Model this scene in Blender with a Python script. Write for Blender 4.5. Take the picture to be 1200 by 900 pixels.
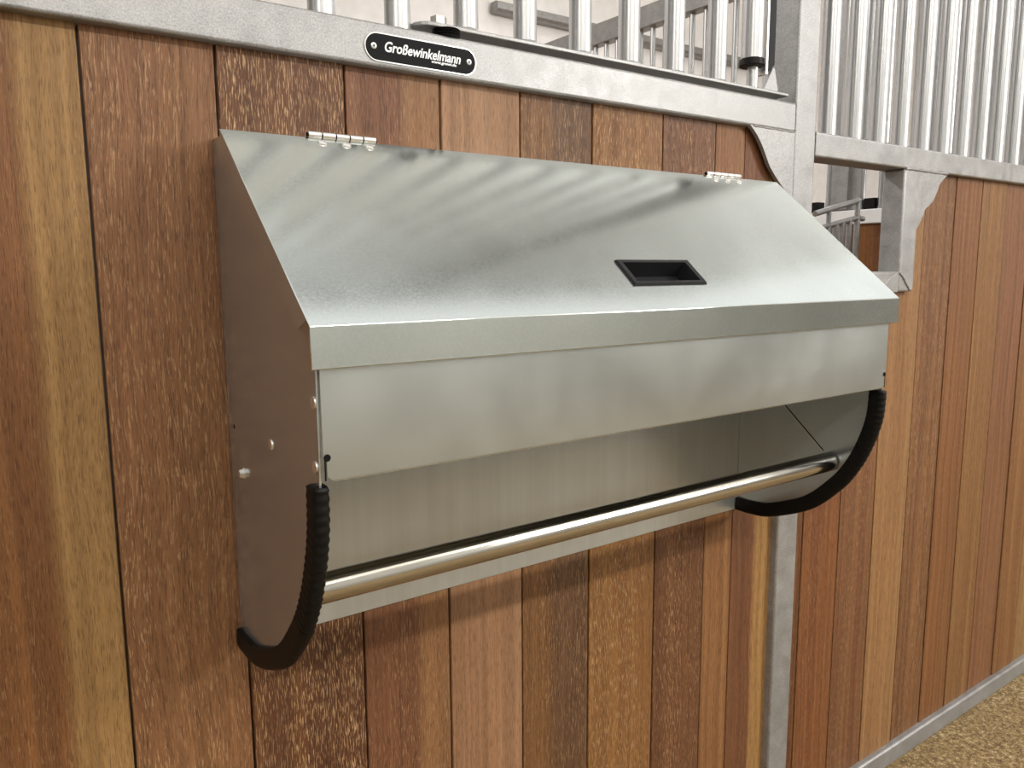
import bpy, bmesh, math, random
from mathutils import Vector, Matrix

for o in list(bpy.data.objects):
    bpy.data.objects.remove(o)
scene = bpy.context.scene
C = scene.collection
random.seed(7)
Z0 = 1.442            # height of the scene's zero (the hinge line of the feeder) above the floor

# ------------------------------------------------------------------ camera
cam_d = bpy.data.cameras.new('camera')
cam = bpy.data.objects.new('camera', cam_d)
C.objects.link(cam)
cam_d.sensor_fit = 'HORIZONTAL'
cam_d.sensor_width = 36.0
cam_d.lens = 923.58 / 1200 * 36
cam_d.clip_start = 0.02
r_ = Vector((0.81237236, -0.58310459, -0.00633922))
u_ = Vector((0.08827866, 0.11222839, 0.98975334))
f_ = Vector((0.57641827, 0.80460787, -0.14264693))
M = Matrix((r_, u_, -f_)).transposed().to_4x4()
M.translation = Vector((-0.26441, -0.98210, -0.15811 + Z0))
cam.matrix_world = M
scene.camera = cam

# ------------------------------------------------------------------ world, light, exposure
w = bpy.data.worlds.new('overcast')
scene.world = w
w.use_nodes = True
w.node_tree.nodes['Background'].inputs[0].default_value = (1.0, 0.995, 0.97, 1)
w.node_tree.nodes['Background'].inputs[1].default_value = 0.95
vs = scene.view_settings
vs.view_transform = 'Standard'
vs.look = 'None'
vs.gamma = 1.0
vs.use_curve_mapping = False
vs.exposure = 0.37

def area(name, loc, direction, sx, sy, power, col=(1, 1, 1)):
    l = bpy.data.lights.new(name, 'AREA')
    l.shape = 'RECTANGLE'
    l.size, l.size_y = sx, sy
    l.energy = power
    l.color = col
    o = bpy.data.objects.new(name, l)
    C.objects.link(o)
    o.location = (loc[0], loc[1], loc[2] + Z0)
    o.rotation_euler = Vector(direction).to_track_quat('-Z', 'Y').to_euler()
    return o

LAMPS = [(-2.6, -2.90), (0.35, -2.90), (3.3, -2.90)]
STALL_FILL = [(-0.4, 2.0), (3.4, 2.0)]  # unseen lamps added to brighten the stall side, its ceiling and the post
for lx, ly in LAMPS:
    area('ceiling_lamp_light', (lx, ly, 1.825), (0, 0, -1), 1.5, 0.2, 74, (1.0, 0.98, 0.94))
    area('ceiling_fill_uplight', (lx, ly, 1.915), (0, 0, 1), 1.5, 0.2, 34, (1.0, 1.0, 0.99))  # upward fill added to brighten the ceiling that the lid mirrors
for lx, ly in STALL_FILL:
    area('stall_fill_light', (lx, ly, 1.825), (0, 0, -1), 1.5, 0.2, 48, (1.0, 0.98, 0.97))
    area('stall_fill_uplight', (lx, ly, 1.915), (0, 0, 1), 1.5, 0.2, 36, (1.0, 0.98, 0.97))
# daylight entering by the window of the opposite wall
area('window_daylight', (4.6, -4.42, 1.35), (-0.0, 1, -0.1), 1.9, 1.1, 145, (1.0, 0.985, 0.955))

# ------------------------------------------------------------------ helpers
def link(name, bm, mat, parent=None, origin=None, smooth=False, bevel=0.0, seg=2):
    """bm holds scene coordinates; the object gets its origin at `origin`."""
    if origin is None:
        xs = [v.co for v in bm.verts]
        lo = Vector((min(c.x for c in xs), min(c.y for c in xs), min(c.z for c in xs)))
        hi = Vector((max(c.x for c in xs), max(c.y for c in xs), max(c.z for c in xs)))
        origin = Vector(((lo.x + hi.x) / 2, (lo.y + hi.y) / 2, lo.z))
    origin = Vector(origin)
    bmesh.ops.recalc_face_normals(bm, faces=bm.faces[:])
    if bevel > 0:
        ed = [e for e in bm.edges if len(e.link_faces) == 2 and e.calc_face_angle(0) > 0.6]
        bv = bmesh.ops.bevel(bm, geom=ed, offset=bevel, offset_type='OFFSET', segments=seg,
                        profile=0.5, affect='EDGES', clamp_overlap=True)
        for f in bm.faces: f.smooth = False
        for f in bv['faces']: f.smooth = True
    bmesh.ops.translate(bm, verts=bm.verts[:], vec=-origin)
    me = bpy.data.meshes.new(name)
    bm.to_mesh(me)
    bm.free()
    if smooth:
        for p in me.polygons:
            p.use_smooth = True
        if hasattr(me, 'set_sharp_from_angle'):
            me.set_sharp_from_angle(angle=math.radians(40))
    me.materials.append(mat)
    o = bpy.data.objects.new(name, me)
    C.objects.link(o)
    if parent is not None:
        o.parent = parent
        o['_o'] = list(origin)
        o.location = origin - Vector(parent['_o'])
    else:
        o['_o'] = list(origin)
        o.location = origin + Vector((0, 0, Z0))
    return o

def thing(name, origin, label=None, cat=None, group=None, kind=None):
    o = bpy.data.objects.new(name, None)
    o.empty_display_size = 0.05
    C.objects.link(o)
    o['_o'] = list(origin)
    o.location = Vector(origin) + Vector((0, 0, Z0))
    tag(o, label, cat, group, kind)
    return o

def tag(o, label=None, cat=None, group=None, kind=None):
    if label: o['label'] = label
    if cat: o['category'] = cat
    if group: o['group'] = group
    if kind: o['kind'] = kind
    return o

def box(x0, x1, y0, y1, z0, z1, bm=None):
    bm = bm or bmesh.new()
    v = [bm.verts.new((x, y, z)) for z in (z0, z1) for y in (y0, y1) for x in (x0, x1)]
    for f in ((0, 2, 3, 1), (4, 5, 7, 6), (0, 1, 5, 4), (2, 6, 7, 3), (0, 4, 6, 2), (1, 3, 7, 5)):
        bm.faces.new([v[i] for i in f])
    return bm

def prism(pts, fn0, fn1, bm=None):
    """polygon pts (2D) placed by fn0 and fn1 into 3D, walls between."""
    bm = bm or bmesh.new()
    a = [bm.verts.new(fn0(*p)) for p in pts]
    b = [bm.verts.new(fn1(*p)) for p in pts]
    n = len(pts)
    bm.faces.new(a)
    bm.faces.new(b[::-1])
    for i in range(n):
        j = (i + 1) % n
        bm.faces.new((a[i], b[i], b[j], a[j]))
    return bm

def prism_x(pts, x0, x1, bm=None):          # pts in (y, z)
    return prism(pts, lambda y, z: (x0, y, z), lambda y, z: (x1, y, z), bm)

def prism_y(pts, y0, y1, bm=None):          # pts in (x, z)
    return prism(pts, lambda x, z: (x, y0, z), lambda x, z: (x, y1, z), bm)

def cyl(p, q, r, n=20, r2=None, bm=None):
    bm = bm or bmesh.new()
    p, q = Vector(p), Vector(q)
    d = (q - p).normalized()
    a = d.orthogonal().normalized()
    b = d.cross(a)
    r2 = r if r2 is None else r2
    A = [bm.verts.new(p + r * (math.cos(t) * a + math.sin(t) * b)) for t in [2 * math.pi * i / n for i in range(n)]]
    B = [bm.verts.new(q + r2 * (math.cos(t) * a + math.sin(t) * b)) for t in [2 * math.pi * i / n for i in range(n)]]
    bm.faces.new(A[::-1]); bm.faces.new(B)
    for i in range(n):
        j = (i + 1) % n
        bm.faces.new((A[i], A[j], B[j], B[i]))
    return bm

def lathe(p, axis, prof, n=20, bm=None):
    """prof: list of (distance along axis, radius)."""
    bm = bm or bmesh.new()
    p, d = Vector(p), Vector(axis).normalized()
    a = d.orthogonal().normalized()
    b = d.cross(a)
    rings = []
    for t, r in prof:
        rings.append([bm.verts.new(p + d * t + max(r, 1e-5) * (math.cos(k) * a + math.sin(k) * b))
                      for k in [2 * math.pi * i / n for i in range(n)]])
    for A, B in zip(rings[:-1], rings[1:]):
        for i in range(n):
            j = (i + 1) % n
            bm.faces.new((A[i], A[j], B[j], B[i]))
    bm.faces.new(rings[0][::-1]); bm.faces.new(rings[-1])
    return bm

def catmull(P, k=8):
    P = [Vector(p) for p in P]
    out = []
    for i in range(len(P) - 1):
        p0 = P[max(i - 1, 0)]; p1 = P[i]; p2 = P[i + 1]; p3 = P[min(i + 2, len(P) - 1)]
        for s in range(k):
            t = s / k
            out.append(0.5 * ((2 * p1) + (-p0 + p2) * t + (2 * p0 - 5 * p1 + 4 * p2 - p3) * t * t
                              + (-p0 + 3 * p1 - 3 * p2 + p3) * t ** 3))
    out.append(P[-1])
    return out

# ------------------------------------------------------------------ materials
def mute(c, k=0.98, g=1.03):
    m = 0.45 * c[0] + 0.4 * c[1] + 0.15 * c[2]
    return tuple((m + (v - m) * k) * g * h for v, h in zip(c, (0.97, 1.01, 0.97)))

def srgb(r, g, b):
    f = lambda c: 0.54 * ((c / 255 / 12.92) if c / 255 <= 0.04045 else ((c / 255 + 0.055) / 1.055) ** 2.4)   # seen tone to reflectance
    return (f(r), f(g), f(b), 1)

class NT:
    def __init__(self, name):
        self.m = bpy.data.materials.new(name)
        self.m.use_nodes = True
        self.t = self.m.node_tree
        self.bsdf = self.t.nodes['Principled BSDF']
    def n(self, kind, **kw):
        nd = self.t.nodes.new(kind)
        for k, v in kw.items():
            setattr(nd, k, v)
        return nd
    def l(self, a, b):
        self.t.links.new(a, b)
    def noise(self, vec, scale, detail=2.0, rough=0.5, mapping=None):
        if mapping is not None:
            mp = self.n('ShaderNodeMapping')
            mp.inputs['Scale'].default_value = mapping
            self.l(vec, mp.inputs['Vector'])
            vec = mp.outputs['Vector']
        nz = self.n('ShaderNodeTexNoise')
        nz.inputs['Scale'].default_value = scale
        nz.inputs['Detail'].default_value = detail
        nz.inputs['Roughness'].default_value = rough
        self.l(vec, nz.inputs['Vector'])
        return nz.outputs['Fac']
    def ramp(self, fac, stops):
        rp = self.n('ShaderNodeValToRGB')
        e = rp.color_ramp.elements
        while len(e) < len(stops):
            e.new(0.5)
        for i, (p, c) in enumerate(stops):
            e[i].position = p
            e[i].color = c if len(c) == 4 else (*c, 1)
        self.l(fac, rp.inputs['Fac'])
        return rp.outputs['Color']
    def rng(self, fac, a, b, c=0.0, d=1.0):
        mr = self.n('ShaderNodeMapRange')
        mr.inputs['From Min'].default_value = a
        mr.inputs['From Max'].default_value = b
        mr.inputs['To Min'].default_value = c
        mr.inputs['To Max'].default_value = d
        self.l(fac, mr.inputs['Value'])
        return mr.outputs['Result']
    def math(self, op, a, b):
        m = self.n('ShaderNodeMath', operation=op)
        for i, v in enumerate((a, b)):
            if isinstance(v, (int, float)):
                m.inputs[i].default_value = v
            else:
                self.l(v, m.inputs[i])
        return m.outputs[0]
    def mix(self, fac, a, b, blend='MIX'):
        m = self.n('ShaderNodeMix', data_type='RGBA', blend_type=blend)
        for sock, v in ((m.inputs['Factor'], fac), (m.inputs['A'], a), (m.inputs['B'], b)):
            pass
        ins = [s for s in m.inputs if s.enabled]
        for s, v in zip(ins, (fac, a, b)):
            if isinstance(v, (int, float)):
                s.default_value = v
            elif isinstance(v, tuple):
                s.default_value = v
            else:
                self.l(v, s)
        return [s for s in m.outputs if s.enabled][0]
    def bump(self, h, strength, dist=0.001):
        b = self.n('ShaderNodeBump')
        b.inputs['Strength'].default_value = strength
        b.inputs['Distance'].default_value = dist
        self.l(h, b.inputs['Height'])
        self.l(b.outputs['Normal'], self.bsdf.inputs['Normal'])
    def set(self, **kw):
        for k, v in kw.items():
            k = k.replace('_', ' ')
            if isinstance(v, (int, float, tuple)):
                self.bsdf.inputs[k].default_value = v
            else:
                self.l(v, self.bsdf.inputs[k])
        return self.m

def plain(name, col, rough=0.6, metal=0.0, spec=0.5):
    t = NT(name)
    tc = t.n('ShaderNodeTexCoord').outputs['Object']
    f = t.noise(tc, 9.0, 3)
    c = t.mix(t.rng(f, 0.3, 0.7, 0, 1), tuple(x * 0.93 for x in col[:3]) + (1,), tuple(min(1, x * 1.05) for x in col[:3]) + (1,))
    t.bsdf.inputs['Specular IOR Level'].default_value = spec
    return t.set(Base_Color=c, Roughness=rough, Metallic=metal)

def galvanised(name, base=(0.295, 0.289, 0.284), streak=False, rough=0.46, metal=0.55):
    t = NT(name)
    tc = t.n('ShaderNodeTexCoord').outputs['Object']
    big = t.noise(tc, 1.0, 3 if streak else 5, 0.5 if streak else 0.65, (30, 30, 0.8) if streak else (26, 26, 26))
    vor = t.n('ShaderNodeTexVoronoi')
    vor.inputs['Scale'].default_value = 130.0
    t.l(tc, vor.inputs['Vector'])
    fine = t.noise(tc, 1.0, 2, 0.6, (420, 420, 1.5 if streak else 420))
    v = t.math('ADD', t.rng(big, 0.3, 0.7, -0.18, 0.17), t.rng(fine, 0.3, 0.7, -0.2, 0.2))
    v = t.math('ADD', v, 1.0)
    cc = t.n('ShaderNodeCombineColor')
    for i in range(3):
        t.l(t.math('MULTIPLY', v, base[i]), cc.inputs[i])
    rr = t.rng(big, 0.3, 0.7, rough - 0.07, rough + 0.1)
    if not streak:
        t.bump(t.math('ADD', t.rng(vor.outputs['Distance'], 0, 1, 0, 0.3), fine), 0.2, 0.0009)
    return t.set(Base_Color=cc.outputs[0], Roughness=rr, Metallic=metal)

def sheet(name, base, rough, metal=1.0, grain=(300, 300, 300), bump=0.05):
    t = NT(name)
    tc = t.n('ShaderNodeTexCoord').outputs['Object']
    big = t.noise(tc, 6.0, 3, 0.55)
    fine = t.noise(tc, 1.0, 3, 0.65, grain)
    v = t.math('ADD', t.rng(big, 0.3, 0.7, 0.93, 1.05), t.rng(fine, 0.3, 0.7, -0.05, 0.05))
    cc = t.n('ShaderNodeCombineColor')
    for i in range(3):
        t.l(t.math('MULTIPLY', v, base[i]), cc.inputs[i])
    rr = t.math('ADD', t.rng(fine, 0.3, 0.7, rough - 0.03, rough + 0.04), t.rng(big, 0.3, 0.7, -0.02, 0.03))
    if bump > 0:
        t.bump(fine, bump, 0.0002)
    return t.set(Base_Color=cc.outputs[0], Roughness=rr, Metallic=metal)

def wood(name, ca, cb, split=None, fleck=0.5, width=0.12, soft=0.008, seed=0.0, streak=0.75):
    """tropical plank wood: long streaks, dark pores, short pale flecks; tone cb right of `split`."""
    ca, cb = mute(ca), mute(cb)
    t = NT(name)
    tco = t.n('ShaderNodeTexCoord').outputs['Object']
    add = t.n('ShaderNodeVectorMath', operation='ADD')
    add.inputs[1].default_value = (seed * 3.1, seed * 1.7, seed * 5.3)
    t.l(tco, add.inputs[0])
    tc = add.outputs[0]
    sep = t.n('ShaderNodeSeparateXYZ')
    t.l(tco, sep.inputs[0])
    wob = t.noise(tc, 1.0, 3, 0.55, (3, 3, 2.2))
    x = t.math('ADD', sep.outputs['X'], t.rng(wob, 0.2, 0.8, -0.007, 0.007))
    # coordinates that follow the wavering grain
    cmb = t.n('ShaderNodeCombineXYZ')
    sep2 = t.n('ShaderNodeSeparateXYZ'); t.l(tc, sep2.inputs[0])
    t.l(t.math('ADD', sep2.outputs['X'], t.rng(wob, 0.2, 0.8, -0.012, 0.012)), cmb.inputs[0])
    t.l(sep2.outputs['Y'], cmb.inputs[1]); t.l(sep2.outputs['Z'], cmb.inputs[2])
    g = cmb.outputs[0]
    if split is None:
        base = t.mix(t.rng(t.noise(g, 1.0, 2, 0.5, (22, 22, 0.5)), 0.35, 0.65), srgb(*ca), srgb(*cb))
    else:
        base = t.mix(t.rng(x, split - soft, split + soft), srgb(*ca), srgb(*cb))
    st = t.noise(g, 1.0, 4, 0.62, (85, 85, 0.9))
    base = t.mix(t.rng(st, 0.32, 0.68, 0.0, streak), base, t.mix(1.0, base, (0.56, 0.51, 0.46, 1), 'MULTIPLY'))
    st2 = t.noise(g, 1.0, 2, 0.5, (230, 230, 2.0))
    base = t.mix(t.rng(st2, 0.42, 0.72, 0.0, 0.5), base, t.mix(1.0, base, (1.38, 1.34, 1.26, 1), 'MULTIPLY'))
    pore = t.noise(g, 1.0, 2.5, 0.65, (820, 820, 48))
    base = t.mix(t.rng(pore, 0.50, 0.66, 0.0, 0.85), base, t.mix(1.0, base, (0.44, 0.39, 0.35, 1), 'MULTIPLY'))
    fl = t.noise(g, 1.0, 2.5, 0.6, (720, 720, 56))
    area_ = t.noise(g, 1.0, 2, 0.5, (26, 26, 2.2))
    fm = t.math('MULTIPLY', t.rng(fl, 0.595 - 0.06 * fleck, 0.665 - 0.05 * fleck, 0, 1), t.rng(area_, 0.30, 0.60, 0.25, 1.0))
    fm = t.math('MULTIPLY', fm, min(1.0, fleck * 1.1))
    base = t.mix(fm, base, srgb(224, 180, 132))
    t.bump(t.math('SUBTRACT', fl, t.math('MULTIPLY', pore, 0.8)), 0.35, 0.0009)
    t.bsdf.inputs['Specular IOR Level'].default_value = 0.32
    return t.set(Base_Color=base, Roughness=t.rng(st, 0.3, 0.7, 0.5, 0.62))

GALV = galvanised('galvanised_steel')
GALVT = galvanised('galvanised_tube', (0.45, 0.447, 0.446), True, 0.32, 0.85)
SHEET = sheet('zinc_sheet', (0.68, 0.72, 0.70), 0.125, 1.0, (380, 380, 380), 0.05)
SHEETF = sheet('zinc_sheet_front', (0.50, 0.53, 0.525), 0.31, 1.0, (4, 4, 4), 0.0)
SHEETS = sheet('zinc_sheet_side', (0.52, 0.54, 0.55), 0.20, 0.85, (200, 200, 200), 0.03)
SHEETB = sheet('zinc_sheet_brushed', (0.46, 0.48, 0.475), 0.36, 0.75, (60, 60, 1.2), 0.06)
STEEL = sheet('brushed_steel', (0.52, 0.495, 0.45), 0.15, 1.0, (6, 500, 500), 0.05)
BRIGHT = plain('bright_zinc', (0.80, 0.79, 0.77), 0.25, 0.9)
BLACK = plain('black_plastic', (0.010, 0.010, 0.011), 0.45, 0.0, 0.22)
RUBBER = plain('black_rubber', (0.005, 0.0045, 0.004), 0.5, 0.0, 0.16)
DARK = plain('dark_gap', (0.006, 0.006, 0.006), 0.9, 0.0, 0.1)
WHITE = plain('white_wall_paint', (0.80, 0.765, 0.75), 0.8)
OPPO = plain('grey_wall_paint', (0.40, 0.41, 0.40), 0.8)
CEIL = plain('ceiling_panel', (0.80, 0.80, 0.76), 0.7)
LETTER = plain('white_print', (0.85, 0.85, 0.85), 0.5)
SIGNB = plain('sign_black', (0.006, 0.006, 0.007), 0.6, 0.0, 0.12)
FARWOOD = wood('partition_wood', (176, 108, 52), (160, 95, 45), None, 0.2, seed=41)

def floor_mat():
    t = NT('granulate_floor')
    tc = t.n('ShaderNodeTexCoord').outputs['Object']
    a = t.noise(tc, 95.0, 3, 0.7)
    b = t.noise(tc, 3.0, 3, 0.5)
    c = t.noise(tc, 150.0, 1, 0.5)
    col = t.ramp(a, [(0.30, srgb(84, 64, 36)), (0.46, srgb(148, 118, 70)), (0.58, srgb(182, 152, 100)), (0.72, srgb(240, 224, 184))])
    col = t.mix(t.rng(c, 0.62, 0.72, 0, 0.8), col, srgb(245, 232, 196))
    col = t.mix(t.rng(b, 0.35, 0.65, 0, 0.35), col, t.mix(1.0, col, (0.72, 0.7, 0.66, 1), 'MULTIPLY'))
    t.bump(a, 0.8, 0.004)
    return t.set(Base_Color=col, Roughness=0.8)

# ------------------------------------------------------------------ the room
FZ = -Z0
def struct(name, bm, mat, **k):
    return tag(link(name, bm, mat, **k), kind='structure')

struct('floor', box(-5, 9, -4.6, 4.2, FZ - 0.1, FZ), floor_mat())
bm = box(-5, 9, -4.6, -0.80, 3.0, 3.1)          # roof; unseen long opening added to brighten the lid's reflection
box(-5, 9, 0.55, 4.2, 3.0, 3.1, bm)
box(-5, -3.2, -0.80, 0.55, 3.0, 3.1, bm)
box(8.0, 9, -0.80, 0.55, 3.0, 3.1, bm)
struct('ceiling', bm, CEIL)
struct('wall_side', box(-5.1, -5.0, -4.45, 3.9, FZ, 3.0), OPPO)
struct('wall_end', box(8.9, 9.0, -4.45, 3.9, FZ, 3.0), WHITE)
struct('wall_back', box(-5, 9, 3.9, 4.1, FZ, 3.0), WHITE)
bm = box(-5, 3.65, -4.6, -4.45, FZ, 3.0)
box(5.55, 9, -4.6, -4.45, FZ, 2.42, bm)
box(3.65, 5.55, -4.6, -4.45, FZ, 0.8, bm)
box(3.65, 5.55, -4.6, -4.45, 1.9, 3.0, bm)
struct('wall_opposite', bm, OPPO)
bm = bmesh.new()
for a in ((3.65, 3.71, 0.8, 1.9), (5.49, 5.55, 0.8, 1.9), (4.57, 4.63, 0.86, 1.84), (3.71, 5.49, 0.8, 0.86), (3.71, 5.49, 1.84, 1.9)):
    box(a[0], a[1], -4.56, -4.49, a[2], a[3], bm)
wn = struct('window_1', bm, LETTER)
gt = NT('window_glass')
gt.set(Base_Color=(0.9, 0.95, 0.95, 1), Roughness=0.05, Transmission_Weight=1.0)
link('pane', box(3.71, 5.49, -4.53, -4.524, 0.86, 1.84), gt.m, wn)

# ------------------------------------------------------------------ plank walls
def plank(parent, x0, x1, z0, z1, mat, dy=0.0, y=0.0, th=0.032):
    g = 0.0014 if x0 < 1.14 else 0.0022
    return link('plank', box(x0 + g, x1 - g, y + dy, y + dy + th, z0, z1), mat, parent,
                origin=(x0, y, z0), bevel=0.0016, seg=2)

wl = thing('wall_left', (0.5, 0, FZ), kind='structure')
wr = thing('wall_right', (1.9, 0, FZ), kind='structure')
PL = [  # x0, x1, tone a, tone b, split, fleck
    (-0.83, -0.69, (148, 92, 58), (160, 104, 66), None, 0.4),
    (-0.69, -0.548, (138, 84, 54), (150, 96, 60), None, 0.5),
    (-0.548, -0.406, (168, 116, 72), (150, 98, 60), None, 0.4),
    (-0.406, -0.268, (146, 90, 55), (160, 104, 64), None, 0.5),
    (-0.268, -0.1247, (154, 98, 58), (190, 140, 90), 0.082, 0.32),
    (-0.1247, 0.017, (152, 98, 66), (164, 110, 74), None, 0.5),
    (0.017, 0.1781, (112, 66, 42), (132, 82, 50), None, 0.95),
    (0.1781, 0.3202, (146, 92, 64), (172, 118, 80), 0.085, 0.38),
    (0.3202, 0.4575, (184, 130, 98), (194, 142, 110), None, 0.25),
    (0.4575, 0.6006, (150, 100, 62), (126, 86, 60), 0.062, 0.45),
    (0.6006, 0.761, (158, 102, 58), (172, 116, 66), None, 0.7),
    (0.761, 0.8976, (128, 78, 50), (140, 88, 56), None, 0.6),
    (0.8976, 0.9816, (172, 116, 74), (166, 108, 70), None, 0.15),
    (0.9816, 1.142, (142, 88, 58), (198, 144, 90), 0.078, 0.22)]
for i, (x0, x1, a, b, s, f) in enumerate(PL):
    plank(wl, x0, x1, FZ + 0.05, 0.132, wood('plank_wood', a, b, s, f, seed=i + 1), dy=random.uniform(0.0, 0.0022))
PR = [
    (1.221, 1.362, (152, 88, 52), (164, 100, 58), None, 0.3),
    (1.362, 1.5071, (148, 92, 60), (160, 106, 70), None, 0.55),
    (1.5071, 1.6567, (190, 138, 94), (182, 126, 84), None, 0.2),
    (1.6567, 1.8004, (146, 92, 58), (160, 106, 68), None, 0.5),
    (1.8004, 1.9385, (158, 98, 58), (166, 108, 66), None, 0.25),
    (1.9385, 2.0795, (164, 110, 68), (174, 120, 74), None, 0.3),
    (2.0795, 2.2318, (164, 108, 74), (158, 100, 68), None, 0.25),
    (2.2318, 2.3732, (160, 104, 64), (172, 116, 72), None, 0.3),
    (2.3732, 2.512, (190, 142, 94), (170, 118, 74), None, 0.2),
    (2.512, 2.652, (150, 96, 58), (164, 108, 66), None, 0.3),
    (2.652, 2.792, (164, 108, 66), (150, 96, 60), None, 0.3),
    (2.792, 2.932, (156, 100, 62), (168, 112, 70), None, 0.3)]
OPX0, OPX1, OPZ0 = 1.12, 1.53, -0.19
for i, (x0, x1, a, b, s, f) in enumerate([(1.142, 1.221, (130, 78, 46), (140, 86, 52), None, 0.3)] + PR):
    top = OPZ0 if x1 < 1.51 else 0.095
    if x0 == 1.5071:
        Lp = [(x0 + 0.0022, FZ + 0.03), (x1 - 0.0022, FZ + 0.03), (x1 - 0.0022, 0.095), (1.545, 0.095), (1.545, OPZ0), (x0 + 0.0022, OPZ0)]
        link('plank', prism_y(Lp, 0.0008, 0.0328), wood('plank_wood', a, b, s, f, seed=i + 21), wr, origin=(x0, 0, FZ + 0.03), bevel=0.0016, seg=2)
        continue
    plank(wr, x0, x1, FZ + 0.03, top, wood('plank_wood', a, b, s, f, seed=i + 21, streak=0.95), dy=random.uniform(0.0, 0.0022))

# ------------------------------------------------------------------ galvanised stall frame
YF, YB, YM = -0.015, 0.047, 0.0155
fr = thing('stall_frame', (1.1443, YM, FZ), 'galvanised steel stall frame of rails, post and gusset plates around the wooden planks', 'frame')
link('top_rail', box(-0.9, 1.1118, YF, YB, 0.1044, 0.1588), GALV, fr, bevel=0.004, seg=3)
link('top_rail', box(1.1779, 2.95, YF, YB, 0.0639, 0.1127), GALV, fr, bevel=0.004, seg=3)
link('post', box(1.1088, 1.1782, YF - 0.0006, YB, FZ, 1.95), GALV, fr, bevel=0.005, seg=3)
link('upper_rail', box(-0.9, 2.95, YF, YB, 1.95, 2.00), GALV, fr, bevel=0.005, seg=3)
link('base_rail', box(1.1782, 2.95, YF, YB, FZ, -1.3911), GALV, fr, bevel=0.006, seg=3)
link('base_rail', box(-0.9, 1.1088, YF, YB, FZ, -1.3911), GALV, fr, bevel=0.006, seg=3)
gl = [(0.9712, 0.1056), (0.9773, 0.1035), (0.9983, 0.0863), (1.0175, 0.0631), (1.0366, 0.0353), (1.0627, 0.0115), (1.0883, -0.0086), (1.1103, -0.0331)]
gl = [tuple(v) for v in catmull(gl, 4)] + [(1.1103, 0.1056)]
link('gusset_plate', prism_y(gl, YF + 0.001, YF + 0.009), GALV, fr, bevel=0.001, seg=1)
gr = [(1.7279, 0.0650), (1.7220, 0.0634), (1.6875, 0.0408), (1.6743, 0.0197), (1.6548, -0.0049), (1.6254, -0.0219), (1.6183, -0.0359), (1.6027, -0.0559), (1.5887, -0.0719)]
gr = [tuple(v) for v in catmull(gr, 4)] + [(1.5887, 0.0650)]
link('gusset_plate', prism_y(gr, YF + 0.001, YF + 0.009), GALV, fr, bevel=0.001, seg=1)
link('jamb', box(1.5231, 1.5906, YF - 0.0004, 0.037, -0.2128, 0.0640), GALV, fr, bevel=0.005, seg=3)
link('sill', box(1.1780, 1.5233, YF, 0.037, -0.2128, -0.1661), GALV, fr, bevel=0.005, seg=3)
# weld seams
def weld(pts, r, par):
    bm = bmesh.new()
    P = catmull(pts, 6)
    for i, (a, b) in enumerate(zip(P[:-1], P[1:])):
        cyl(a, b, r * (1 + 0.25 * math.sin(i * 1.9)), 8, r * (1 + 0.25 * math.sin((i + 1) * 1.9)), bm)
    return link('weld_seam', bm, GALV, par, smooth=True)
weld([(1.1103, YF, 0.1061), (1.1103, YF, 0.1345), (1.1103, YF, 0.1579)], 0.0016, fr)
weld([(0.9844, YF + 0.001, 0.1044), (1.0504, YF + 0.001, 0.1044), (1.1073, YF + 0.001, 0.1044)], 0.0015, fr)
weld([(1.5258, YF - 0.0005, 0.0634), (1.5583, YF - 0.0005, 0.0642), (1.6294, YF + 0.001, 0.0637), (1.7157, YF + 0.001, 0.0637)], 0.003, fr)
weld([(1.1789, YF, 0.0655), (1.1789, YF, 0.0888), (1.1789, YF, 0.1112)], 0.0016, fr)
weld([(1.5247, YF - 0.0005, -0.1682), (1.5400, YF - 0.001, -0.1783), (1.5583, YF - 0.001, -0.1956), (1.5735, YF - 0.001, -0.2088)], 0.003, fr)
link('corner_plate', prism_y([(1.4567, -0.2134), (1.4770, -0.1854), (1.5232, -0.1651), (1.5232, -0.2134)], YF - 0.0006, YF + 0.004), GALV, fr, bevel=0.001, seg=1)

TUBE_N = 20
def bar(parent, x, y, z0, z1, r=0.0178, mat=None):
    return link('bar', cyl((x, y, z0), (x, y, z1), r, TUBE_N), mat or GALVT, parent, smooth=True)
for k in range(10):
    bar(fr, 0.2647 - 0.1077 * k, YM, 0.1584, 1.955)
for k in range(19):
    bar(fr, 1.2612 + 0.0953 * k, YM, 0.1122, 1.955)

# swinging grille above the planks
gr_ = thing('swing_grille', (0.6847, YM, 0.1675), 'galvanised swing grille of upright tubes welded onto a flat bar above the black nameplate rail', 'grille')
arc = [(0.3089 - 0.0244 * math.cos(t), YM + 0.0244 * math.sin(t)) for t in [math.pi * (0.5 - i / 8) for i in range(9)]]
fl = arc + [(1.0936, YM - 0.0244), (1.0936, YM + 0.0244)]
link('flat_bar', prism(fl, lambda x, y: (x, y, 0.1700), lambda x, y: (x, y, 0.1757)), GALV, gr_, bevel=0.0012, seg=1)
for x in (0.3736, 0.4783, 0.5867, 0.6921, 0.7996, 0.9104):
    b = bar(gr_, x, YM, 0.1757, 1.945)
    link('weld_seam', lathe((x, YM, 0.1752), (0, 0, 1), [(0, 0.0213), (0.0025, 0.0203), (0.005, 0.0180)], 16), GALV, b, smooth=True)
lb = link('latch_tube', cyl((1.0098, YM, 0.2275), (1.0098, YM, 1.945), 0.0205, 24), GALVT, gr_, smooth=True)
link('rubber_cap', lathe((1.0098, YM, 0.2183), (0, 0, 1), [(0, 0.0215), (0.0015, 0.0232), (0.012, 0.0232), (0.0135, 0.0215)], 24), RUBBER, gr_, smooth=True)
link('latch_rod', cyl((1.0138, YM, 0.1757), (1.0138, YM, 0.2184), 0.0098, 16), GALVT, gr_, smooth=True)
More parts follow.
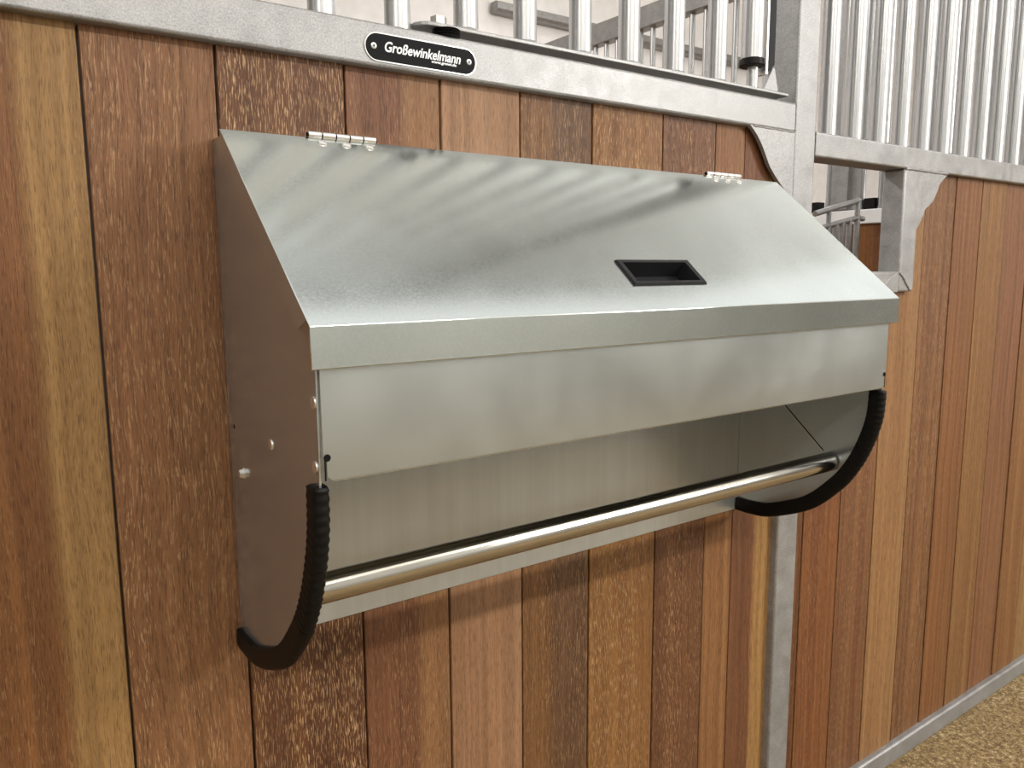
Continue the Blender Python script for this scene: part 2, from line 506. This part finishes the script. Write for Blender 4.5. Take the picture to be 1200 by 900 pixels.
link('sealing_strip', prism_y([(1.0463, 0.2107), (1.0677, 0.2280), (1.0677, 1.945), (1.0463, 1.945)], YM - 0.008, YM + 0.008), RUBBER, gr_)
link('edge_bar', box(1.0387, 1.0461, YM - 0.010, YM + 0.010, 0.2067, 1.945), BRIGHT, gr_, bevel=0.001, seg=1)
link('end_gusset', prism_y([(1.0407, 0.1757), (1.0687, 0.2244), (1.0748, 0.2244), (1.0900, 0.1757)], YM - 0.004, YM + 0.004), GALV, gr_, bevel=0.0008, seg=1)
link('hinge_bolt', lathe((0.3287, YM, 0.1757), (0, 0, 1), [(0, 0.0158), (0.003, 0.0158), (0.0031, 0.0118), (0.0145, 0.0118), (0.016, 0.009)], 6), BRIGHT, gr_)
link('rubber_bush', lathe((0.3307, -0.001, 0.1587), (0, 0, 1), [(0, 0.017), (0.0015, 0.0195), (0.003, 0.0175), (0.0045, 0.0195), (0.006, 0.0175), (0.0075, 0.0195), (0.009, 0.0175), (0.0102, 0.0195), (0.0111, 0.0185)], 24), RUBBER, gr_, smooth=True)

# ------------------------------------------------------------------ nameplate
sg = thing('nameplate', (0.2845, YF, 0.1122), 'black oval nameplate with white lettering screwed to the galvanised rail', 'sign')
def pill(x0, x1, zc, h, n=14):
    r = h / 2
    pts = [(x1 - r + r * math.cos(t), zc + r * math.sin(t)) for t in [-math.pi / 2 + math.pi * i / n for i in range(n + 1)]]
    pts += [(x0 + r + r * math.cos(t), zc + r * math.sin(t)) for t in [math.pi / 2 + math.pi * i / n for i in range(n + 1)]]
    return pts
SZ = 0.1281
link('rim', prism_y(pill(0.1997, 0.3693, SZ, 0.0360), YF - 0.0016, YF), BRIGHT, sg)
link('plate', prism_y(pill(0.2014, 0.3676, SZ, 0.0325), YF - 0.0026, YF - 0.0012), SIGNB, sg, bevel=0.0004, seg=1)
for x in (0.2119, 0.3566):
    s = link('screw', lathe((x, YF - 0.0024, SZ), (0, -1, 0), [(0, 0.0044), (0.0010, 0.0040), (0.0018, 0.0022)], 16), BRIGHT, sg, smooth=True)
    link('screw_socket', lathe((x, YF - 0.0042, SZ), (0, -1, 0), [(0, 0.0016), (0.0001, 0.0016)], 6), DARK, s)

def text(body, x0, x1, zbase, height, par, mat, shear=0.22, off=0.0):
    cu = bpy.data.curves.new('lettering', 'FONT')
    cu.body = body
    cu.shear = shear
    cu.offset = off
    cu.extrude = 0.02
    cu.resolution_u = 4
    to = bpy.data.objects.new('lettering_tmp', cu)
    C.objects.link(to)
    bpy.context.view_layer.update()
    me = bpy.data.meshes.new_from_object(to.evaluated_get(bpy.context.evaluated_depsgraph_get()))
    bpy.data.objects.remove(to)
    xs = [v.co.x for v in me.vertices]
    sx = (x1 - x0) / (max(xs) - min(xs))
    bm = bmesh.new()
    bm.from_mesh(me)
    bpy.data.meshes.remove(me)
    mx = min(xs); k = height / 0.73
    for v in bm.verts:
        v.co = Vector((x0 + (v.co.x - mx) * sx, YF - 0.0029 - v.co.z * 0.012, zbase + v.co.y * k))
    return link('lettering', bm, mat, par)
text('Großewinkelmann', 0.2276, 0.3429, SZ - 0.0046, 0.0130, sg, LETTER, 0.25, 0.018)
text('www.growi.de', 0.2967, 0.3358, SZ - 0.0090, 0.0036, sg, LETTER, 0.2, 0.03)

# ------------------------------------------------------------------ the hay feeder
fd = thing('hay_feeder', (0.5, -0.15, -0.634), 'galvanised sheet metal hay feeder with sloping hinged lid on the plank wall', 'hay feeder')
D0, D1, H1, H2 = 0.0572, 0.3020, 0.2067, 0.2468
T = 0.0018
front_edge = [(-0.2880, -0.200), (-0.2890, -0.30), (-0.2875, -0.36), (-0.2840, -0.410), (-0.2680, -0.462), (-0.2460, -0.505), (-0.2160, -0.543), (-0.1630, -0.588), (-0.0820, -0.622), (-0.0370, -0.628), (-0.0030, -0.6275)]
edge = [tuple(v) for v in catmull(front_edge, 6)]
side_prof = [(-0.0005, -0.006), (-D0, -0.006)] + edge + [(-0.0005, -0.6275)]
SIDES = []
for x0, x1 in ((0.0085, 0.0108), (0.9892, 0.9915)):
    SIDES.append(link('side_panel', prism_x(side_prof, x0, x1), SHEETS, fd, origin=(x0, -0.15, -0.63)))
# back panel with its small lower lip
link('back_panel', box(0.0109, 0.9891, -0.0020, -0.0003, -0.633, -0.006), SHEETB, fd, bevel=0.0004, seg=1)
link('top_panel', box(0.0085, 0.9915, -D0 + 0.001, -0.0005, -0.0055, -0.0035), SHEET, fd)
# front panel, folded stiffening lip at its lower edge, notched corners
def fp(x0, x1):
    return [(x0, -0.212), (x1, -0.212), (x1, -0.330), (x1 - 0.0035, -0.3335), (x1 - 0.0035, -0.350), (x1 - 0.009, -0.3543), (x0 + 0.009, -0.3543), (x0 + 0.0035, -0.350), (x0 + 0.0035, -0.3335), (x0, -0.330)]
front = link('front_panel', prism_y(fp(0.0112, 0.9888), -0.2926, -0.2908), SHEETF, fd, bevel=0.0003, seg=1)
link('folded_lip', box(0.0215, 0.9785, -0.2926, -0.2770, -0.3550, -0.3538), SHEET, front)
for x in (0.0152, 0.9848):
    bm = lathe((x, -0.2930, -0.3315), (0, -1, 0), [(0, 0.0036), (0.0002, 0.0036)], 16)
    link('corner_hole', bm, DARK, front)
    link('corner_slit', box(x - 0.0030, x - 0.0014, -0.2929, -0.2926, -0.3535, -0.3315) if x < 0.5 else box(x + 0.0014, x + 0.0030, -0.2929, -0.2926, -0.3535, -0.3315), DARK, front)
# lid: sloping sheet bent down at the front
e = Vector((0, -(D1 - D0), -H1)).normalized()
n_ = Vector((0, -H1, D1 - D0)).normalized()
if n_.z < 0: n_ = -n_
def lidp(s, h=0.0):
    v = Vector((0, -D0, 0)) + e * s + n_ * h
    return (v.y, v.z)
LL = math.hypot(D1 - D0, H1)
prof = [lidp(-0.0), (-D1, -H1), (-D1, -H2), (-D1 + T, -H2), (-D1 + T, -H1 - 0.001), lidp(0, -T)]
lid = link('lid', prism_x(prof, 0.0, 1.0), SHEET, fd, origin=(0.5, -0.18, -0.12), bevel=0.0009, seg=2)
for x0 in (0.0001, 1.0 - T):
    sp = [lidp(0.004, -T), lidp(LL - 0.010, -T), lidp(LL - 0.020, -0.022), lidp(0.022, -0.022)]
    link('lid_skirt', prism_x(sp, x0, x0 + T), SHEETS, lid)
    fpz = [(-D1 + T, -H1 - 0.008), (-D1 + T, -H2), (-D1 + 0.006, -H2), (-D1 + 0.006, -H1 - 0.010)]
    link('flange_return', prism_x(fpz, x0, x0 + T), SHEET, lid)
# recessed black grip in the lid
def lidbox(x0, x1, s0, s1, h0, h1):
    bm = bmesh.new()
    v = []
    for h in (h0, h1):
        for s in (s0, s1):
            for x in (x0, x1):
                y, z = lidp(s, h)
                v.append(bm.verts.new((x, y, z)))
    for f in ((0, 2, 3, 1), (4, 5, 7, 6), (0, 1, 5, 4), (2, 6, 7, 3), (0, 4, 6, 2), (1, 3, 7, 5)):
        bm.faces.new([v[i] for i in f])
    return bm
hx0, hx1, hs0, hs1 = 0.4347, 0.5700, 0.2270, 0.2768
gx = 0.0095; gs = 0.0065
def frame_ring(h0, h1, b):
    bm = bmesh.new()
    def P_(x, s, h):
        y, z = lidp(s, h); return bm.verts.new((x, y, z))
    O = [(hx0, hs0), (hx1, hs0), (hx1, hs1), (hx0, hs1)]
    I = [(hx0 + gx, hs0 + gs), (hx1 - gx, hs0 + gs), (hx1 - gx, hs1 - gs), (hx0 + gx, hs1 - gs)]
    cx, cs = (hx0 + hx1) / 2, (hs0 + hs1) / 2
    Ob = [P_(x, s, h0) for x, s in O]
    Ot = [P_(x + math.copysign(b, cx - x), s + math.copysign(b, cs - s), h1) for x, s in O]
    It = [P_(x, s, h1 - 0.0005) for x, s in I]
    Ib = [P_(x + math.copysign(0.004, cx - x), s + math.copysign(0.003, cs - s), -0.020) for x, s in I]
    for A, B in ((Ob, Ot), (Ot, It), (It, Ib)):
        for i in range(4):
            j = (i + 1) % 4
            bm.faces.new((A[i], A[j], B[j], B[i]))
    bm.faces.new(Ib)
    return bm
grip = link('grip', frame_ring(0.0, 0.0032, 0.0022), BLACK, lid)
def cut(target, bm):
    ct = link('cutter_tmp', bm, DARK, fd)
    bpy.context.view_layer.update()
    md = target.modifiers.new('cut', 'BOOLEAN')
    md.operation = 'DIFFERENCE'
    md.solver = 'EXACT'
    md.object = ct
    bpy.context.view_layer.update()
    me = bpy.data.meshes.new_from_object(target.evaluated_get(bpy.context.evaluated_depsgraph_get()))
    target.modifiers.clear()
    target.data = me
    bpy.data.objects.remove(ct)
cut(lid, lidbox(hx0 + gx * 0.6, hx1 - gx * 0.6, hs0 + gs * 0.6, hs1 - gs * 0.6, -0.01, 0.01))
# hinges
for hx in (0.1036, 0.8080):
    hg = link('hinge', lidbox(hx + 0.001, hx + 0.0885, 0.001, 0.0165, -0.0033, -0.0020), SHEET, fd)
    for k in range(5):
        a = hx + 0.0178 * k
        link('knuckle', cyl((a, -D0 + 0.0015, 0.0030), (a + 0.0160, -D0 + 0.0015, 0.0030), 0.0044, 14), BRIGHT, hg, smooth=True)
    link('hinge_pin', cyl((hx - 0.0012, -D0 + 0.0015, 0.0030), (hx + 0.0895, -D0 + 0.0015, 0.0030), 0.0026, 10), DARK, hg, smooth=True)
    for k in range(3):
        y, z = lidp(0.0105, 0.0)
        link('rivet', lathe((hx + 0.0140 + 0.0305 * k, y, z), n_, [(0, 0.0060), (0.0014, 0.0054), (0.0026, 0.0026)], 14), BRIGHT, hg, smooth=True)
# rivets of the side panels
def side_rivet(par, x, d, y, z, r=0.0064, hexa=False):
    if hexa:
        o = link('screw_head', lathe((x, y, z), (d, 0, 0), [(0, 0.0072), (0.0012, 0.0072), (0.00125, 0.0058), (0.0056, 0.0054)], 6), BRIGHT, par)
    else:
        o = link('rivet', lathe((x, y, z), (d, 0, 0), [(0, r), (0.0012, r * 0.95), (0.0022, r * 0.55), (0.0018, r * 0.3), (0.0018, 0.0)], 16), BRIGHT, par, smooth=True)
    return o
for (y, z, hx) in ((-0.2815, -0.2795, False), (-0.1542, -0.3423, False), (-0.2790, -0.3423, False), (-0.0492, -0.3963, True)):
    side_rivet(SIDES[0], 0.0086, -1, y, z, hexa=hx)
    side_rivet(SIDES[1], 0.9914, 1, y, z, hexa=hx)
link('corner_hole', lathe((0.0086, -0.0217, -0.3436), (-1, 0, 0), [(0, 0.0030), (0.0002, 0.0030)], 12), DARK, SIDES[0])
# slot that lets the tube be lifted in, with its round seat
SLT = [(-0.1000, -0.4060), (-0.1865, -0.4800)]
for sd, xi, d in ((SIDES[0], 0.0108, 1), (SIDES[1], 0.9892, -1)):
    a, b = Vector((0, *SLT[0])), Vector((0, *SLT[1]))
    t_ = (b - a).normalized(); q = Vector((0, -t_.z, t_.y)) * 0.0011
    pts = [(p.y, p.z) for p in (a + q, b + q, b - q, a - q)]
    link('slot', prism_x(pts, xi, xi + d * 0.0003), DARK, sd)
    pts2 = [(p.y, p.z) for p in (a + q * 1.9, b + q * 1.9, b + q, a + q)]
    link('slot_highlight', prism_x(pts2, xi, xi + d * 0.0005), BRIGHT, sd)  # bright strip painted in for the highlight along the slot
# steel tube the horses eat over
link('hay_tube', cyl((0.0109, -0.2000, -0.4975), (0.9855, -0.2000, -0.4975), 0.0170, 40), STEEL, fd, smooth=True)
# black edge trims: U-profile clipped over the curved edges
def trim(xc, par):
    path = [Vector((0, p[0], p[1])) for p in edge]
    # resample evenly from the front panel's lower edge on
    path = [p for p in path if p.z < -0.352]
    dense = [path[0]]
    for a, b in zip(path[:-1], path[1:]):
        k = max(1, int((b - a).length / 0.0005))
        dense += [a.lerp(b, (i + 1) / k) for i in range(k)]
    pts, acc, last = [dense[0]], 0, dense[0]
    for p in dense[1:]:
        acc += (p - last).length; last = p
        if acc >= 0.0022:
            pts.append(p); acc = 0
    pts.append(dense[-1])
    sec = [(-0.0058, -0.0195), (-0.0078, -0.0185), (-0.0084, -0.002), (-0.0072, 0.0042), (-0.0040, 0.0068), (0.0, 0.0076),
           (0.0040, 0.0068), (0.0072, 0.0042), (0.0084, -0.002), (0.0078, -0.0185), (0.0058, -0.0195)]
    bm = bmesh.new()
    rings = []
    for i, p in enumerate(pts):
        a, b = pts[max(i - 1, 0)], pts[min(i + 1, len(pts) - 1)]
        t_ = (b - a).normalized()
        out = Vector((0, t_.z, -t_.y))
        if out.dot(p - Vector((0, -0.08, -0.38))) < 0: out = -out
        rib = (1.0 if (i // 2) % 2 == 0 else 0.90) if p.z > -0.52 else 1.0
        end = 0.8 if i in (0, len(pts) - 1) else 1.0
        rings.append([bm.verts.new(Vector((xc + sx * rib * end, 0, 0)) + Vector((0, p.y, p.z)) + out * ((so * rib if so > 0 else so) * end)) for sx, so in sec])
    for A, B in zip(rings[:-1], rings[1:]):
        for i in range(len(sec)):
            j = (i + 1) % len(sec)
            bm.faces.new((A[i], A[j], B[j], B[i]))
    bm.faces.new(rings[0]); bm.faces.new(rings[-1][::-1])
    return link('edge_trim', bm, RUBBER, par, smooth=True)
trim(0.00965, fd)
trim(0.99035, fd)

# ------------------------------------------------------------------ inside of the stalls, seen between the bars
PX = 2.40
pt = thing('stall_partition', (PX, 1.8, FZ), 'stall partition of galvanised uprights over wooden boards seen between the bars', 'partition')
link('ledge_rail', box(PX - 0.03, PX + 0.03, 0.10, 3.85, -0.005, 0.045), LETTER, pt, bevel=0.004, seg=2)
link('head_rail', box(PX - 0.03, PX + 0.03, 0.10, 3.85, 0.906, 1.00), GALV, pt, bevel=0.004, seg=2)
for k in range(26):
    yb = 0.20 + 0.142 * k
    link('board', box(PX - 0.018, PX + 0.018, yb + 0.001, yb + 0.141, FZ + 0.02, -0.005), FARWOOD, pt, origin=(PX, yb, FZ))
for k in range(24):
    yb = 0.96 + 0.076 * k
    link('bar', cyl((PX, yb, 0.045), (PX, yb, 0.906), 0.012, 12), GALVT, pt, smooth=True)
link('upright', box(PX - 0.03, PX + 0.03, 0.645, 0.715, 0.045, 0.906), GALV, pt, bevel=0.004)
for yb in (0.535, 0.612, 0.735, 0.835):
    link('bar', cyl((PX, yb, 0.045), (PX, yb, 0.906), 0.014, 12), GALVT, pt, smooth=True)
for yb in (0.570, 0.787):
    link('gap_block', box(PX - 0.02, PX + 0.02, yb - 0.019, yb + 0.019, 0.045, 0.083), RUBBER, pt)  # black boxes standing in for dark gaps seen above the ledge

rg = thing('rear_grille', (2.8, 0.34, 0.20), 'second row of galvanised tubes standing behind the grille right of the post', 'grille')
link('flat_bar', box(1.72, 3.95, 0.32, 0.36, 0.20, 0.208), GALV, rg, bevel=0.001, seg=1)
link('flat_bar', box(1.72, 3.95, 0.32, 0.36, 1.39, 1.398), GALV, rg, bevel=0.001, seg=1)
for k in range(23):
    bar(rg, 1.76 + 0.0953 * k, 0.34, 0.208, 1.39)

rk = thing('tube_rack', (2.1, 0.5, -0.35), 'small welded rack of thin galvanised rods seen through the feed opening', 'rack')
def rod(a, b, r=0.009):
    link('rod', cyl(a, b, r, 12), GALV, rk, smooth=True)
rod((1.96, 0.5, 0.010), (2.20, 0.5, 0.062)); rod((1.96, 0.5, -0.038), (2.20, 0.5, 0.006)); rod((2.20, 0.5, 0.062), (2.26, 0.56, 0.060)); rod((2.20, 0.5, 0.006), (2.33, 0.56, 0.010))
for x in (2.035, 2.075, 2.11, 2.15, 2.195):
    rod((x, 0.5, -0.35), (x, 0.5, -0.022 + 0.195 * (x - 2.04)), 0.010)
rod((2.035, 0.5, -0.03), (2.035, 0.5, 0.026), 0.0075); rod((2.195, 0.5, 0.0), (2.195, 0.5, 0.062), 0.0085)

tag(link('wall_channel', prism_x([(3.89, 1.64), (3.82, 1.64), (3.80, 1.66), (3.80, 1.70), (3.82, 1.715), (3.89, 1.715)], 3.06, 6.2), GALV, bevel=0.004),
    'long grey metal channel mounted on the white rear wall', 'channel')

# ------------------------------------------------------------------ ceiling lamps of the aisle, and the added ones over the stalls
for lx, ly in LAMPS + STALL_FILL:
    l = thing('ceiling_lamp', (lx, ly, 1.83), 'long white pendant lamp hanging above the aisle' if ly < 0 else 'long white pendant lamp added out of view above the stall as fill light', 'lamp',
              'pendant lamps above the aisle' if ly < 0 else 'added fill lamps above the stalls')
    link('housing', box(lx - 0.8, lx + 0.8, ly - 0.06, ly + 0.06, 1.84, 1.90), LETTER, l, bevel=0.01)
    for dx in (-0.6, 0.6):
        link('suspension_rod', cyl((lx + dx, ly, 1.90), (lx + dx, ly, 3.0), 0.006, 8), BRIGHT, l)

for o in bpy.data.objects:
    if '_o' in o: del o['_o']
